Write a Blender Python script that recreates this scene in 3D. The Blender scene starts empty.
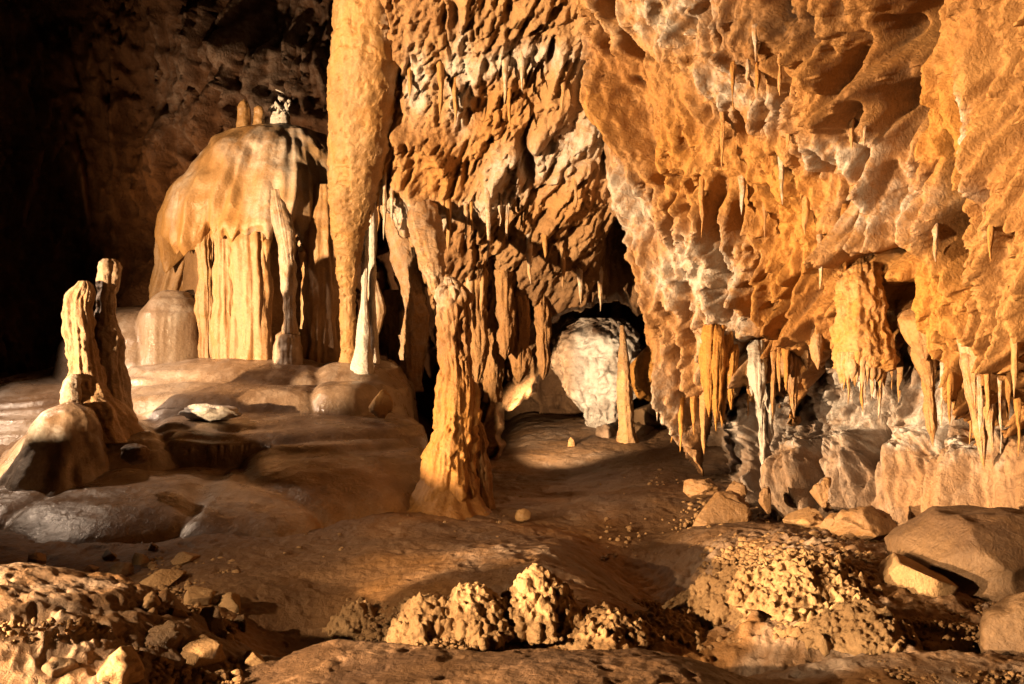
import bpy, math, random
import numpy as np
random.seed(7)
rng = np.random.default_rng(11)
F = 995.6; CZ = 1.5; HY = 342.0

# ------------------------------------------------------------------ noise
_G = np.array([[1,1,0],[-1,1,0],[1,-1,0],[-1,-1,0],[1,0,1],[-1,0,1],[1,0,-1],[-1,0,-1],
               [0,1,1],[0,-1,1],[0,1,-1],[0,-1,-1],[1,1,0],[-1,1,0],[0,-1,1],[0,-1,-1]], dtype=np.float32)
def _hash(ix, iy, iz, seed):
    h = (ix.astype(np.uint32) * np.uint32(374761393)) ^ (iy.astype(np.uint32) * np.uint32(668265263)) \
        ^ (iz.astype(np.uint32) * np.uint32(2147483647 - 1234567)) ^ np.uint32((seed * 974711) & 0xffffffff)
    h ^= h >> np.uint32(15); h = h * np.uint32(2246822519); h ^= h >> np.uint32(13)
    h = h * np.uint32(3266489917); h ^= h >> np.uint32(16)
    return h
def pn(x, y, z, seed=0):
    x = np.asarray(x, np.float32); y = np.asarray(y, np.float32); z = np.asarray(z, np.float32)
    x, y, z = np.broadcast_arrays(x, y, z)
    ix = np.floor(x).astype(np.int64); iy = np.floor(y).astype(np.int64); iz = np.floor(z).astype(np.int64)
    fx = x - ix; fy = y - iy; fz = z - iz
    u = fx*fx*fx*(fx*(fx*6-15)+10); v = fy*fy*fy*(fy*(fy*6-15)+10); w = fz*fz*fz*(fz*(fz*6-15)+10)
    def c(dx, dy, dz):
        g = _G[_hash(ix+dx, iy+dy, iz+dz, seed) & np.uint32(15)]
        return g[..., 0]*(fx-dx) + g[..., 1]*(fy-dy) + g[..., 2]*(fz-dz)
    a = c(0,0,0); a += (c(1,0,0)-a)*u
    b = c(0,1,0); b += (c(1,1,0)-b)*u
    a += (b-a)*v
    d = c(0,0,1); d += (c(1,0,1)-d)*u
    e = c(0,1,1); e += (c(1,1,1)-e)*u
    d += (e-d)*v
    return a + (d-a)*w
def fbm(x, y, z, oct=4, seed=0, gain=.5):
    s = 0; a = 1.0
    for i in range(oct):
        s = s + a*pn(x*2**i, y*2**i, z*2**i, seed+i*17); a *= gain
    return s
def ridge(x, y, z, oct=3, seed=0, gain=.5):
    s = 0; a = 1.0
    for i in range(oct):
        s = s + a*(1-2*np.abs(pn(x*2**i, y*2**i, z*2**i, seed+i*31))); a *= gain
    return s
def cells(x, y, z, seed=0):
    """distance to the nearest jittered cell point (rounded lumps)"""
    x, y, z = np.broadcast_arrays(np.asarray(x, np.float32), np.asarray(y, np.float32), np.asarray(z, np.float32))
    ix = np.floor(x).astype(np.int64); iy = np.floor(y).astype(np.int64); iz = np.floor(z).astype(np.int64)
    best = np.full(x.shape, 9., np.float32)
    for dx in (-1, 0, 1):
        for dy in (-1, 0, 1):
            for dz in (-1, 0, 1):
                h = _hash(ix+dx, iy+dy, iz+dz, seed)
                jx = (h & np.uint32(1023)).astype(np.float32)/1023
                jy = ((h >> np.uint32(10)) & np.uint32(1023)).astype(np.float32)/1023
                jz = ((h >> np.uint32(20)) & np.uint32(1023)).astype(np.float32)/1023
                d = (ix+dx+jx-x)**2 + (iy+dy+jy-y)**2 + (iz+dz+jz-z)**2
                best = np.minimum(best, d)
    return np.sqrt(best)
def sm(a, b, x):
    t = np.clip((x-a)/(b-a), 0, 1); return t*t*(3-2*t)

# ------------------------------------------------------------------ objects
def link(o): bpy.context.scene.collection.objects.link(o); return o
def tag(o, label=None, cat=None, group=None, kind=None):
    if label: o['label'] = label
    if cat: o['category'] = cat
    if group: o['group'] = group
    if kind: o['kind'] = kind
    return o
def empty(name, loc):
    o = bpy.data.objects.new(name, None); o.location = loc; o.empty_display_size = .1
    return link(o)
def mesh_obj(name, V, faces, mat, parent=None, tint=None, origin=None, smooth=True):
    """V (n,3) world coordinates; faces (m,4) or (m,3) arrays"""
    V = np.ascontiguousarray(V, np.float32)
    if parent is not None: origin = np.array(parent['_o']) if '_o' in parent else np.array(parent.location)
    if origin is None: origin = np.array([0., 0., 0.])
    origin = np.array(origin, np.float32)
    me = bpy.data.meshes.new(name)
    fl = faces if isinstance(faces, list) else [faces]
    tot = sum(len(f) for f in fl); nl = sum(f.size for f in fl)
    me.vertices.add(len(V)); me.vertices.foreach_set('co', (V-origin).ravel())
    me.loops.add(nl); me.polygons.add(tot)
    me.loops.foreach_set('vertex_index', np.concatenate([f.ravel() for f in fl]).astype(np.int32))
    starts = []; s = 0
    for f in fl:
        k = f.shape[1]; starts.append(s + np.arange(len(f))*k); s += f.size
    me.polygons.foreach_set('loop_start', np.concatenate(starts).astype(np.int32))
    if smooth: me.polygons.foreach_set('use_smooth', np.ones(tot, bool))
    me.update(calc_edges=True); me.validate()
    if tint is not None:
        a = me.attributes.new('tint', 'FLOAT_COLOR', 'POINT')
        c = np.zeros((len(V), 4), np.float32); c[:, :3] = tint; c[:, 3] = 1
        a.data.foreach_set('color', c.ravel())
    me.materials.append(mat)
    o = bpy.data.objects.new(name, me)
    if parent is not None:
        o.parent = parent
    else:
        o.location = origin.tolist()
    return link(o)
def P(px, py, Y):
    px, py, Y = np.broadcast_arrays(np.asarray(px, float), np.asarray(py, float), np.asarray(Y, float))
    return np.stack([(px-512)/F*Y, Y, CZ-(py-HY)/F*Y], -1)

# ------------------------------------------------------------------ materials
def rock_mat(name, c1, c2, white=(.62,.52,.44), dark=(.07,.035,.018), orange=(.62,.27,.045), rough=.6,
             scale=1.6, bump=.02, grain=38., fine=.5, spec=.35, streak=0.):
    c1, c2, white, orange = [tuple(v*.72 for v in c) for c in (c1, c2, white, orange)]
    m = bpy.data.materials.new(name); m.use_nodes = True
    nt = m.node_tree; N = nt.nodes; L = nt.links; N.clear()
    out = N.new('ShaderNodeOutputMaterial'); b = N.new('ShaderNodeBsdfPrincipled'); L.new(b.outputs[0], out.inputs[0])
    b.inputs['Specular IOR Level'].default_value = spec
    g = N.new('ShaderNodeNewGeometry')
    mp = N.new('ShaderNodeMapping'); L.new(g.outputs['Position'], mp.inputs[0])
    def noise(sc, det, rg=.55, vec=None, dist=0.):
        n = N.new('ShaderNodeTexNoise'); n.inputs['Scale'].default_value = sc; n.inputs['Detail'].default_value = det
        n.inputs['Roughness'].default_value = rg; n.inputs['Distortion'].default_value = dist
        L.new(vec or mp.outputs[0], n.inputs['Vector']); return n.outputs[0]
    def ramp(v, a, bb):
        r = N.new('ShaderNodeMapRange'); r.inputs[1].default_value = a; r.inputs[2].default_value = bb
        L.new(v, r.inputs[0]); return r.outputs[0]
    def mix(f, a, bb, fac=None):
        x = N.new('ShaderNodeMix'); x.data_type = 'RGBA'
        if isinstance(f, float): x.inputs[0].default_value = f
        else: L.new(f, x.inputs[0])
        for i, c in ((6, a), (7, bb)):
            if isinstance(c, tuple): x.inputs[i].default_value = (*c, 1)
            else: L.new(c, x.inputs[i])
        return x.outputs[2]
    def mul(a, bb):
        x = N.new('ShaderNodeMath'); x.operation = 'MULTIPLY'
        for i, c in ((0, a), (1, bb)):
            if isinstance(c, float): x.inputs[i].default_value = c
            else: L.new(c, x.inputs[i])
        x.use_clamp = True
        return x.outputs[0]
    def add(a, bb, clamp=True):
        x = N.new('ShaderNodeMath'); x.operation = 'ADD'; L.new(a, x.inputs[0])
        if isinstance(bb, float): x.inputs[1].default_value = bb
        else: L.new(bb, x.inputs[1])
        x.use_clamp = clamp
        return x.outputs[0]
    big = ramp(noise(scale, 6, .6, dist=.6), .32, .68)
    col = mix(big, c1, c2)
    at = N.new('ShaderNodeAttribute'); at.attribute_name = 'tint'
    sp = N.new('ShaderNodeSeparateColor'); L.new(at.outputs['Color'], sp.inputs[0])
    mid = ramp(noise(scale*5, 8, .7, dist=.4), .35, .65)
    col = mix(sp.outputs[2], col, orange)
    # blotches of darker mineral staining
    st = ramp(noise(scale*2.3, 7, .75, dist=1.2), .56, .74)
    col = mix(mul(st, .45), col, tuple(x*.42 for x in c1))
    wm = add(sp.outputs[0], mul(sp.outputs[0], mid)); wm = mul(wm, add(mid, .25))
    col = mix(wm, col, white)
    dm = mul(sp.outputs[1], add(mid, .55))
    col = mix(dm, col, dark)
    if streak > 0:
        m2 = N.new('ShaderNodeMapping'); m2.inputs['Scale'].default_value = (1, 1, .12); L.new(g.outputs['Position'], m2.inputs[0])
        sk = ramp(noise(scale*7, 4, .6, vec=m2.outputs[0]), .45, .75)
        col = mix(mul(sk, streak), col, tuple(min(1, x*1.45+.05) for x in c2))
    fine_n = noise(grain*1.3, 4, .7)
    hs = N.new('ShaderNodeHueSaturation'); L.new(col, hs.inputs['Color']); L.new(ramp(fine_n, .1, .9), hs.inputs['Value'])
    r = N.new('ShaderNodeMapRange'); r.inputs[1].default_value = .25; r.inputs[2].default_value = .75
    r.inputs[3].default_value = .78; r.inputs[4].default_value = 1.22; L.new(fine_n, r.inputs[0]); L.new(r.outputs[0], hs.inputs['Value'])
    L.new(hs.outputs[0], b.inputs['Base Color'])
    rr = N.new('ShaderNodeMapRange'); rr.inputs[3].default_value = rough-.12; rr.inputs[4].default_value = rough+.2; L.new(mid, rr.inputs[0]); L.new(rr.outputs[0], b.inputs['Roughness'])
    n1 = noise(grain*.35, 5, .6, dist=.5); n2 = noise(grain, 6, .75)
    s1 = N.new('ShaderNodeMath'); s1.operation = 'MULTIPLY_ADD'; s1.inputs[1].default_value = fine; L.new(n2, s1.inputs[0]); L.new(n1, s1.inputs[2])
    bp = N.new('ShaderNodeBump'); bp.inputs['Distance'].default_value = bump; bp.inputs['Strength'].default_value = 1.
    L.new(s1.outputs[0], bp.inputs['Height']); L.new(bp.outputs[0], b.inputs['Normal'])
    return m
M_WALL = rock_mat('ochre_flowstone', (.38,.165,.043), (.56,.285,.095), bump=.03)
M_MID = rock_mat('brown_flowstone', (.33,.155,.055), (.54,.31,.135), bump=.035)
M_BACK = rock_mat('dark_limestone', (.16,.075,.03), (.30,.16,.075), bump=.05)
M_LOW = rock_mat('mauve_limestone', (.27,.16,.095), (.42,.28,.185), bump=.035, white=(.60,.53,.49))
M_PALE = rock_mat('pale_calcite', (.31,.16,.055), (.42,.245,.10), bump=.018, streak=.3, rough=.5)
M_COL = rock_mat('orange_calcite', (.26,.115,.032), (.37,.18,.058), bump=.02, rough=.5, streak=.35)
M_STAL = rock_mat('brown_calcite', (.32,.18,.08), (.50,.31,.155), bump=.02, rough=.5)
M_DOME = rock_mat('golden_calcite', (.30,.145,.047), (.42,.245,.105), bump=.012, streak=.3, rough=.4, scale=.8)
M_TERR = rock_mat('wet_flowstone', (.20,.115,.062), (.36,.25,.17), bump=.010, rough=.30, scale=.9, fine=.3, spec=.5, streak=.45)
M_FLOOR = rock_mat('cave_mud', (.110,.052,.021), (.22,.118,.052), bump=.022, rough=.62, scale=.8)
M_GRIT = rock_mat('grit', (.32,.175,.07), (.50,.31,.15), bump=.02, grain=60., rough=.75, scale=3.)
M_GRAVEL = rock_mat('gravel_stone', (.27,.145,.058), (.42,.25,.115), bump=.02, grain=60., rough=.75, scale=5.)
M_WHITE = rock_mat('white_calcite', (.60,.50,.42), (.78,.72,.66), bump=.03, rough=.5, scale=2.2)
M_STONE = rock_mat('brown_boulder', (.13,.07,.032), (.27,.16,.08), bump=.02, scale=1.8)

# ------------------------------------------------------------------ relief walls
def blur(a, r):
    for ax in (0, 1):
        c = np.cumsum(np.pad(a, [(r+1, r) if i == ax else (0, 0) for i in (0, 1)], mode='edge'), axis=ax)
        a = (np.take(c, range(2*r+1, c.shape[ax]), axis=ax)-np.take(c, range(0, c.shape[ax]-2*r-1), axis=ax))/(2*r+1)
    return a
def scraggy(x, y, z, sh, seed, f=7.):
    # small ragged scales and slots that run with the slant of the flow
    u = x+sh*z
    a = ridge(u*f, y*f, z*f*.55, 3, seed)-.6
    b = np.clip(fbm(u*f*1.9, y*f, z*f*.8, 3, seed+5), 0, 1)
    m = sm(-.25, .35, fbm(x*1.3, y*1.3, z*1.3, 2, seed+9))
    return .024*a*(.35+m)-.07*sm(.18, .45, b)*(.3+m)
class Sheet:
    def __init__(s, x0, x1, y0, y1, step):
        xs = np.arange(x0, x1+step, step); ys = np.arange(y0, y1+step, step)
        s.x0, s.y0, s.step = x0, y0, step
        s.PX, s.PY = np.meshgrid(xs, ys); s.n = s.PX.shape
        s.H = np.zeros(s.n); s.W = np.zeros(s.n); s.D = np.zeros(s.n); s.O = np.zeros(s.n)
    def win(s, ax, bx, ay, by):
        i0 = max(0, int((ay-s.y0)/s.step)); i1 = min(s.n[0], int((by-s.y0)/s.step)+2)
        j0 = max(0, int((ax-s.x0)/s.step)); j1 = min(s.n[1], int((bx-s.x0)/s.step)+2)
        return (slice(i0, max(i0, i1)), slice(j0, max(j0, j1)))
    def drip(s, A, x, y, L, ang, w, h, bend=0., flat=.5, sharp=.6):
        """one hanging lobe: rises out of the wall, widest at the top third, ends in a point"""
        dx, dy = math.sin(ang), math.cos(ang)
        ex, ey = x+dx*L, y+dy*L
        r = w*1.3+abs(bend)*1.2
        k = s.win(min(x, ex)-r, max(x, ex)+r, min(y, ey)-r, max(y, ey)+r)
        X = s.PX[k]-x; Y = s.PY[k]-y
        if X.size == 0: return
        q = (X*dx+Y*dy)/L
        t = (X*dy-Y*dx) - bend*q*q
        q_ = np.clip(q, 0, 1)
        ww = w*np.clip(1-q_, 1e-3, 1)**sharp*(.35+.65*sm(0, .35, q_))
        t = t/np.maximum(ww, .6)
        v = h*sm(-.02, flat, q)*np.sqrt(np.clip(1-t*t, 0, 1))*(q <= 1)
        A[k] = np.maximum(A[k], v)
    def slots(s, n, L, w, h, ang, box, seed):
        r = random.Random(seed); A = np.zeros(s.n)
        for _ in range(n):
            x, y = r.uniform(box[0], box[2]), r.uniform(box[1], box[3]); a = ang(x, y)+r.gauss(0, .25); l = r.uniform(*L); ww = r.uniform(*w)
            k = s.win(x-l-9, x+l+9, y-l-9, y+l+9); X = s.PX[k]-x; Y = s.PY[k]-y
            if X.size == 0: continue
            u = (X*math.sin(a)+Y*math.cos(a))/l; v = (X*math.cos(a)-Y*math.sin(a))/ww
            A[k] = np.maximum(A[k], r.uniform(*h)*np.exp(-(u*u+v*v)**1.5))
        return A
    def rib(s, pts, w, h, add=True, taper=True):
        P_ = np.array(pts, float)
        acc = np.zeros(s.n)
        seg = np.hypot(*(P_[1:]-P_[:-1]).T); cum = np.concatenate([[0], np.cumsum(seg)]); T = cum[-1]
        for i in range(len(P_)-1):
            a, b = P_[i], P_[i+1]
            k = s.win(min(a[0], b[0])-3*w, max(a[0], b[0])+3*w, min(a[1], b[1])-3*w, max(a[1], b[1])+3*w)
            X = s.PX[k]-a[0]; Y = s.PY[k]-a[1]; d = b-a
            q = np.clip((X*d[0]+Y*d[1])/(d@d), 0, 1)
            dist = np.hypot(X-q*d[0], Y-q*d[1])
            u = (cum[i]+q*seg[i])/T
            tp = (np.sin(np.pi*np.clip(u, .04, .96))**.4) if taper else 1
            acc[k] = np.maximum(acc[k], tp*np.exp(-(dist/w)**2))
        s.H += h*acc
        return acc
    def ell(s, x, y, rx, ry, ang=0., p=2.):
        c, n = math.cos(math.radians(ang)), math.sin(math.radians(ang))
        X = s.PX-x; Y = s.PY-y
        return np.exp(-(((X*c+Y*n)/rx)**2+((-X*n+Y*c)/ry)**2)**(p/2))
    def at(s, px, py, r=2.5):
        m = (np.abs(s.qx-px) < r)&(np.abs(s.qy-py) < r)
        return float(np.percentile(s.V[..., 1][m], 20)) if m.any() else float(YC(px, py))
    def poly(s, pts):
        """signed distance in px, positive inside"""
        P_ = np.array(pts, float); best = np.full(s.n, 1e9); inside = np.zeros(s.n, bool)
        for i in range(len(P_)):
            a, b = P_[i], P_[(i+1) % len(P_)]; d = b-a
            X = s.PX-a[0]; Y = s.PY-a[1]
            q = np.clip((X*d[0]+Y*d[1])/(d@d+1e-9), 0, 1)
            best = np.minimum(best, np.hypot(X-q*d[0], Y-q*d[1]))
            cond = (a[1] > s.PY) != (b[1] > s.PY)
            xi = (b[0]-a[0])*(s.PY-a[1])/((b[1]-a[1]) if abs(b[1]-a[1]) > 1e-9 else 1e-9)+a[0]
            inside ^= cond & (s.PX < xi)
        return np.where(inside, best, -best)
    def scatter(s, n, L, w, h, ang, box, seed, bend=6, where=None):
        r = random.Random(seed); A = np.zeros(s.n)
        for _ in range(n):
            x = r.uniform(box[0], box[2]); y = r.uniform(box[1], box[3])
            if where is not None and not where(x, y): continue
            k = r.uniform(.5, 1.4)
            a = ang(x, y)+r.gauss(0, .18)
            s.drip(A, x, y, r.uniform(*L)*k, a, r.uniform(*w)*k, r.uniform(*h)*k, r.uniform(-bend, bend), r.uniform(.25, .8), r.uniform(.45, 1.0))
        return A
    def build(s, name, Y, mat, droop=.14, cav=True, clip=None, keep=None, Yn=None):
        B = P(s.PX, s.PY, Y if Yn is None else Yn)
        gx = np.gradient(B, axis=1); gy = np.gradient(B, axis=0)
        n = np.cross(gx, gy); n /= np.linalg.norm(n, axis=-1, keepdims=True)+1e-9
        if n[s.n[0]//2, s.n[1]//2, 1] > 0: n = -n
        n[..., 2] -= droop; n /= np.linalg.norm(n, axis=-1, keepdims=True)
        V = P(s.PX, s.PY, Y) + n*s.H[..., None]
        if clip is not None: V = V + clip
        # colour follows relief: crusts whiten on proud edges, hollows take painted occlusion-like shade
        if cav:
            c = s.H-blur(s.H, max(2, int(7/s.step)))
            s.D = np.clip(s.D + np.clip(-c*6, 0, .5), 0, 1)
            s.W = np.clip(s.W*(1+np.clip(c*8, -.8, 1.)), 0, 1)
        ny, nx = s.n; i = np.arange(ny*nx).reshape(ny, nx)
        f = np.stack([i[:-1, :-1], i[1:, :-1], i[1:, 1:], i[:-1, 1:]], -1).reshape(-1, 4)
        if keep is not None: f = f[keep.ravel()[f].all(axis=1)]
        t = np.stack([s.W, s.D, s.O], -1).reshape(-1, 3)
        s.qx = 512+V[..., 0]/V[..., 1]*F; s.qy = HY+(CZ-V[..., 2])/V[..., 1]*F; s.V = V
        return mesh_obj(name, V.reshape(-1, 3), f, mat, tint=t)

# ------------------------------------------------------------------ bodies of revolution with flutes and lumps
def spindle(path, rad, Y, nz=60, nt=40, flute=0., nfl=7, lump=0., lf=3., seed=0, sq=1., twist=0., tip=0., ends=(True, True), drips=0., fine=0.):
    """path [(px,py)] and radii (px) from top to bottom at depth Y; returns V, faces"""
    path = np.array(path, float); rad = np.array(rad, float)
    Yp = np.broadcast_to(np.array(Y, float), (len(path),))
    u = np.linspace(0, 1, len(path)); t = np.linspace(0, 1, nz)
    def sp_(v):
        v = np.interp(t, u, v); k = max(1, nz//(len(path)*3))
        vp = np.pad(v, k, mode='reflect', reflect_type='odd'); return np.convolve(vp, np.ones(2*k+1)/(2*k+1), 'valid')
    cx, cy, r, yy = sp_(path[:, 0]), sp_(path[:, 1]), np.maximum(sp_(rad), .15), sp_(Yp)
    if rad[0] < .5: r[0] = 0
    if rad[-1] < .5: r[-1] = 0
    C = P(cx, cy, yy); R = r/F*yy
    th = np.linspace(0, 2*np.pi, nt, endpoint=False)
    T, Z = np.meshgrid(th, t)
    rr = R[:, None]*np.ones_like(T)
    k = np.zeros_like(T)
    T2 = T+twist*Z
    sx, sy, sz = np.cos(T2)*R[:, None], np.sin(T2)*R[:, None], C[:, 2][:, None]*np.ones_like(T)
    if flute: k += flute*fbm(np.cos(T2)*nfl/3, np.sin(T2)*nfl/3, sz*.8+seed*3.1, 3, seed)
    rr = rr*(1+k)
    if lump:
        rr += lump*fbm((C[:, 0][:, None]+sx)*lf, (C[:, 1][:, None]+sy)*lf, sz*lf, 4, seed+5)*np.minimum(1, R[:, None]/(R.max()*.35+1e-6))
    if drips:
        rr += drips*np.clip(ridge(np.cos(T2)*nfl/2, np.sin(T2)*nfl/2, sz*2.2, 2, seed+9)-.5, 0, 2)*np.minimum(1, R[:, None]/(R.max()*.35+1e-6))
    if fine:
        rr += fine*ridge(np.cos(T)*R[:, None]*14, np.sin(T)*R[:, None]*14, sz*9, 3, seed+19)*np.minimum(1, R[:, None]/(R.max()*.35+1e-6))
    V = np.stack([C[:, 0][:, None]+np.cos(T)*rr, C[:, 1][:, None]+np.sin(T)*rr*sq, sz], -1).reshape(-1, 3)
    i = np.arange(nz*nt).reshape(nz, nt)
    f = np.stack([i[:-1, :], np.roll(i[:-1, :], -1, 1), np.roll(i[1:, :], -1, 1), i[1:, :]], -1).reshape(-1, 4)[:, ::-1]
    # close the ends
    n = nz*nt; V = np.vstack([V, C[0], C[-1]])
    a, b = i[0], i[-1]
    caps = np.vstack([np.stack([a, np.full(nt, n), np.roll(a, -1)], -1)[:, ::-1], np.stack([b, np.roll(b, -1), np.full(nt, n+1)], -1)[:, ::-1]])
    return V, [f, caps]
def join(parts):
    Vs, Q, T = [], [], []; o = 0
    for V, fs in parts:
        for f in fs: (Q if f.shape[1] == 4 else T).append(f+o)
        Vs.append(V); o += len(V)
    out = []
    if Q: out.append(np.vstack(Q))
    if T: out.append(np.vstack(T))
    return np.vstack(Vs), out
def sph(n=3):
    import bmesh
    bm = bmesh.new(); bmesh.ops.create_icosphere(bm, subdivisions=n, radius=1)
    bm.verts.ensure_lookup_table()
    V = np.array([v.co[:] for v in bm.verts]); Fc = np.array([[v.index for v in f.verts] for f in bm.faces]); bm.free()
    return V, Fc
ICO = {n: sph(n) for n in (1, 2, 3, 4, 5, 6)}
def blob(c, r, level=4, lump=.15, lf=1.5, seed=0, cuts=0, rotz=0., fine=0., flat=0., p=2.):
    """a displaced ellipsoid: c centre, r radii (world)"""
    V, f = ICO[level]; V = V.copy()
    rr = random.Random(seed)
    d = 1+lump*fbm(V[:, 0]*lf+seed, V[:, 1]*lf, V[:, 2]*lf, 4, seed)
    if fine: d = d + fine*fbm(V[:, 0]*lf*6+seed, V[:, 1]*lf*6, V[:, 2]*lf*6, 3, seed+3)
    V = V*d[:, None]
    if p != 2.:
        V = np.sign(V)*np.abs(V)**(2./p)
    for _ in range(cuts):
        n = np.array([rr.gauss(0, 1), rr.gauss(0, 1), rr.gauss(0, .8)]); n /= np.linalg.norm(n)
        k = rr.uniform(.5, .8); s_ = V@n; m = s_ > k
        V[m] -= np.outer((s_[m]-k)*.9, n)
    if flat: V[:, 2] = np.where(V[:, 2] < -flat, -flat+(V[:, 2]+flat)*.2, V[:, 2])
    V = V*np.array(r)
    ca, sa = math.cos(rotz), math.sin(rotz)
    V = np.stack([V[:, 0]*ca-V[:, 1]*sa, V[:, 0]*sa+V[:, 1]*ca, V[:, 2]], -1)
    return V+np.array(c), [f]

# ------------------------------------------------------------------ the cave floor
def floor_z(x, y):
    z = 0.0*x
    z = z + .9*sm(8.6, 12.2, y)*sm(-1.2, -2.4, x)
    z = z + .10*np.exp(-((x+.7)/.9)**2-((y-8.2)/.9)**2)
    z = z + .10*np.exp(-((x-.1)/.75)**2-((y-6.2)/.9)**2)
    z = z - .28*np.exp(-((x+1.15)/.42)**2-((y-5.5)/.6)**2)
    z = z - .34*np.exp(-((x-1.0)/.42)**2-((y-6.6)/1.4)**2)
    z = z + .16*np.exp(-((x-2.0)/.75)**2-((y-6.3)/1.2)**2)
    z = z + .06*sm(8.6, 10, y)*sm(.8, 1.5, x)
    z = z + .35*sm(11.0, 14.5, y)*sm(-.6, .3, x)
    # mud bank, lower left
    z = z + .42*np.exp(-(((x+2.3)/.85)**2+((y-4.6)/.75)**2)**1.4)
    z = z - .12*np.exp(-((x+3.0)/.9)**2-((y-6.3)/.5)**2)
    # smooth ledge right in front of the camera
    L = sm(4.72, 4.42, y+.06*np.sin(x*2.6+1)+.06*x)*sm(-1.3, -.75, x)*sm(1.3, .5, x)
    z = z + .16*L
    z = z - .20*np.exp(-((y-4.98)/.2)**2)*sm(-.3, .3, x)
    return z
def build_floor():
    A = np.linspace(-.86, .86, 1000); R = np.concatenate([np.linspace(1.2, 3.6, 40, endpoint=False), 3.6*np.exp(np.linspace(0, math.log(20/3.6), 760))])
    a, r = np.meshgrid(A, R)
    y = r; x = a*r*1.0
    z = floor_z(x, y)
    # clods and grit where the ground is rough, smooth where water has laid mud
    rough = np.clip(.15*sm(-1.0, -1.7, x)*sm(6.3, 5.6, y) + .9*np.exp(-((x+1.55)/.3)**2-((y-4.8)/.9)**2) + .6*np.exp(-((x+2.1)/.8)**2-((y-4.15)/.22)**2)
                    + sm(.55, 1.3, x)*sm(8.0, 7.2, y)*sm(4.5, 4.9, y) + .5*sm(-.65, -.2, x)*sm(5.7, 5.3, y)*sm(4.85, 5.0, y), 0, 1)
    led = 1-.75*sm(4.9, 4.6, y)*sm(-1.4, -.9, x)*sm(1.5, .8, x); rough = rough*led
    z = z + .07*fbm(x*.8, y*.8, 0*x, 3, 3) + led*.012*fbm(x*5, y*5, 0*x, 3, 8)
    c = cells(x*7, y*7, 0*x+.5, 4); c2 = cells(x*18, y*18, 0*x+.5, 5)
    z = z + rough*(.09*(.6-c)*sm(-.3, .4, fbm(x*1.8, y*1.8, 0*x, 2, 12)) + .025*(.5-c2))
    z = z + led*(.25+rough)*.016*ridge(x*6, y*6, 0*x, 3, 14)
    z = z + .006*fbm(x*14, y*14, 0*x, 3, 15)-.012*sm(.25, .5, fbm(x*6, y*6, 0*x, 3, 16))
    i = np.arange(a.size).reshape(a.shape)
    f = np.stack([i[:-1, :-1], i[:-1, 1:], i[1:, 1:], i[1:, :-1]], -1).reshape(-1, 4)
    grey = sm(-.3, .4, fbm(x*.9, y*.9, 0*x, 3, 33))*sm(7, 9, y)*.3
    paler = np.exp(-((x+2.3)/.9)**2-((y-4.6)/.9)**2)+.8*sm(.8, 1.4, x)*sm(7.8, 6.8, y)+.5*np.exp(-((x-.2)/.8)**2-((y-6.4)/1.2)**2)  # paler tint on the two banks and the middle floor
    paler = np.clip(paler, 0, 1)
    t = np.stack([grey*.4+.30*paler*sm(-.5, .3, fbm(x*2, y*2, 0*x, 3, 35)), .25*sm(.1, .6, fbm(x*1.3, y*1.3, 0*x, 3, 51))+.5*(1-led)*(.5+sm(-.3, .4, fbm(x*3, y*3, 0*x, 4, 52))), .25*sm(0, .5, fbm(x*.8, y*.8, 0*x, 2, 61))*sm(1.4, .8, x)+.15*paler], -1).reshape(-1, 3)  # dark tint on the front ledge stands in for shade
    o = mesh_obj('cave_floor', np.stack([x, y, z], -1).reshape(-1, 3), f, M_FLOOR, tint=t)
    tag(o, 'uneven brown mud and rock floor of the cave', None, kind='structure')
def on_floor_fast(px, py):
    Y = (CZ-.05)*F/(py-HY)
    for _ in range(6):
        x = (px-512)/F*Y; z = float(floor_z(np.float64(x), np.float64(Y)))
        Y = .4*Y+.6*(CZ-z)*F/(py-HY)
    return (px-512)/F*Y, Y, z
def on_floor(px, py, it=12):
    """point where the view ray meets the floor"""
    Y = 8.0
    for _ in range(40):
        x = (px-512)/F*Y; z = float(floor_z(np.array(x), np.array(Y)))
        Yn = (CZ-z)*F/max(py-HY, 20); Y = .5*Y+.5*min(Yn, 18)
    return (px-512)/F*Y, Y, float(floor_z(np.array((px-512)/F*Y), np.array(Y)))

# ------------------------------------------------------------------ walls
def YC(px, py): return 10.1 - 3.0*(px-600)/424. - .9*(1-np.clip(py, -150, 420)/420.)
def YB(px, py): return 12.2 - 2.4*(1-np.clip(py, -150, 420)/420.) - .2*np.sin((px-380)/90.)
def YD(px, py): return YC(px, 420)+.42 - .45*sm(420, 520, py)

def world_noise(s, Yb, amp, fr, seed, an=(1, 1, 1), oct=4, shear=0.):
    B = P(s.PX, s.PY, Yb); x, y, z = B[..., 0], B[..., 1], B[..., 2]
    return amp*fbm((x+shear*z)*fr*an[0], y*fr*an[1], z*fr*an[2], oct, seed)

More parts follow.
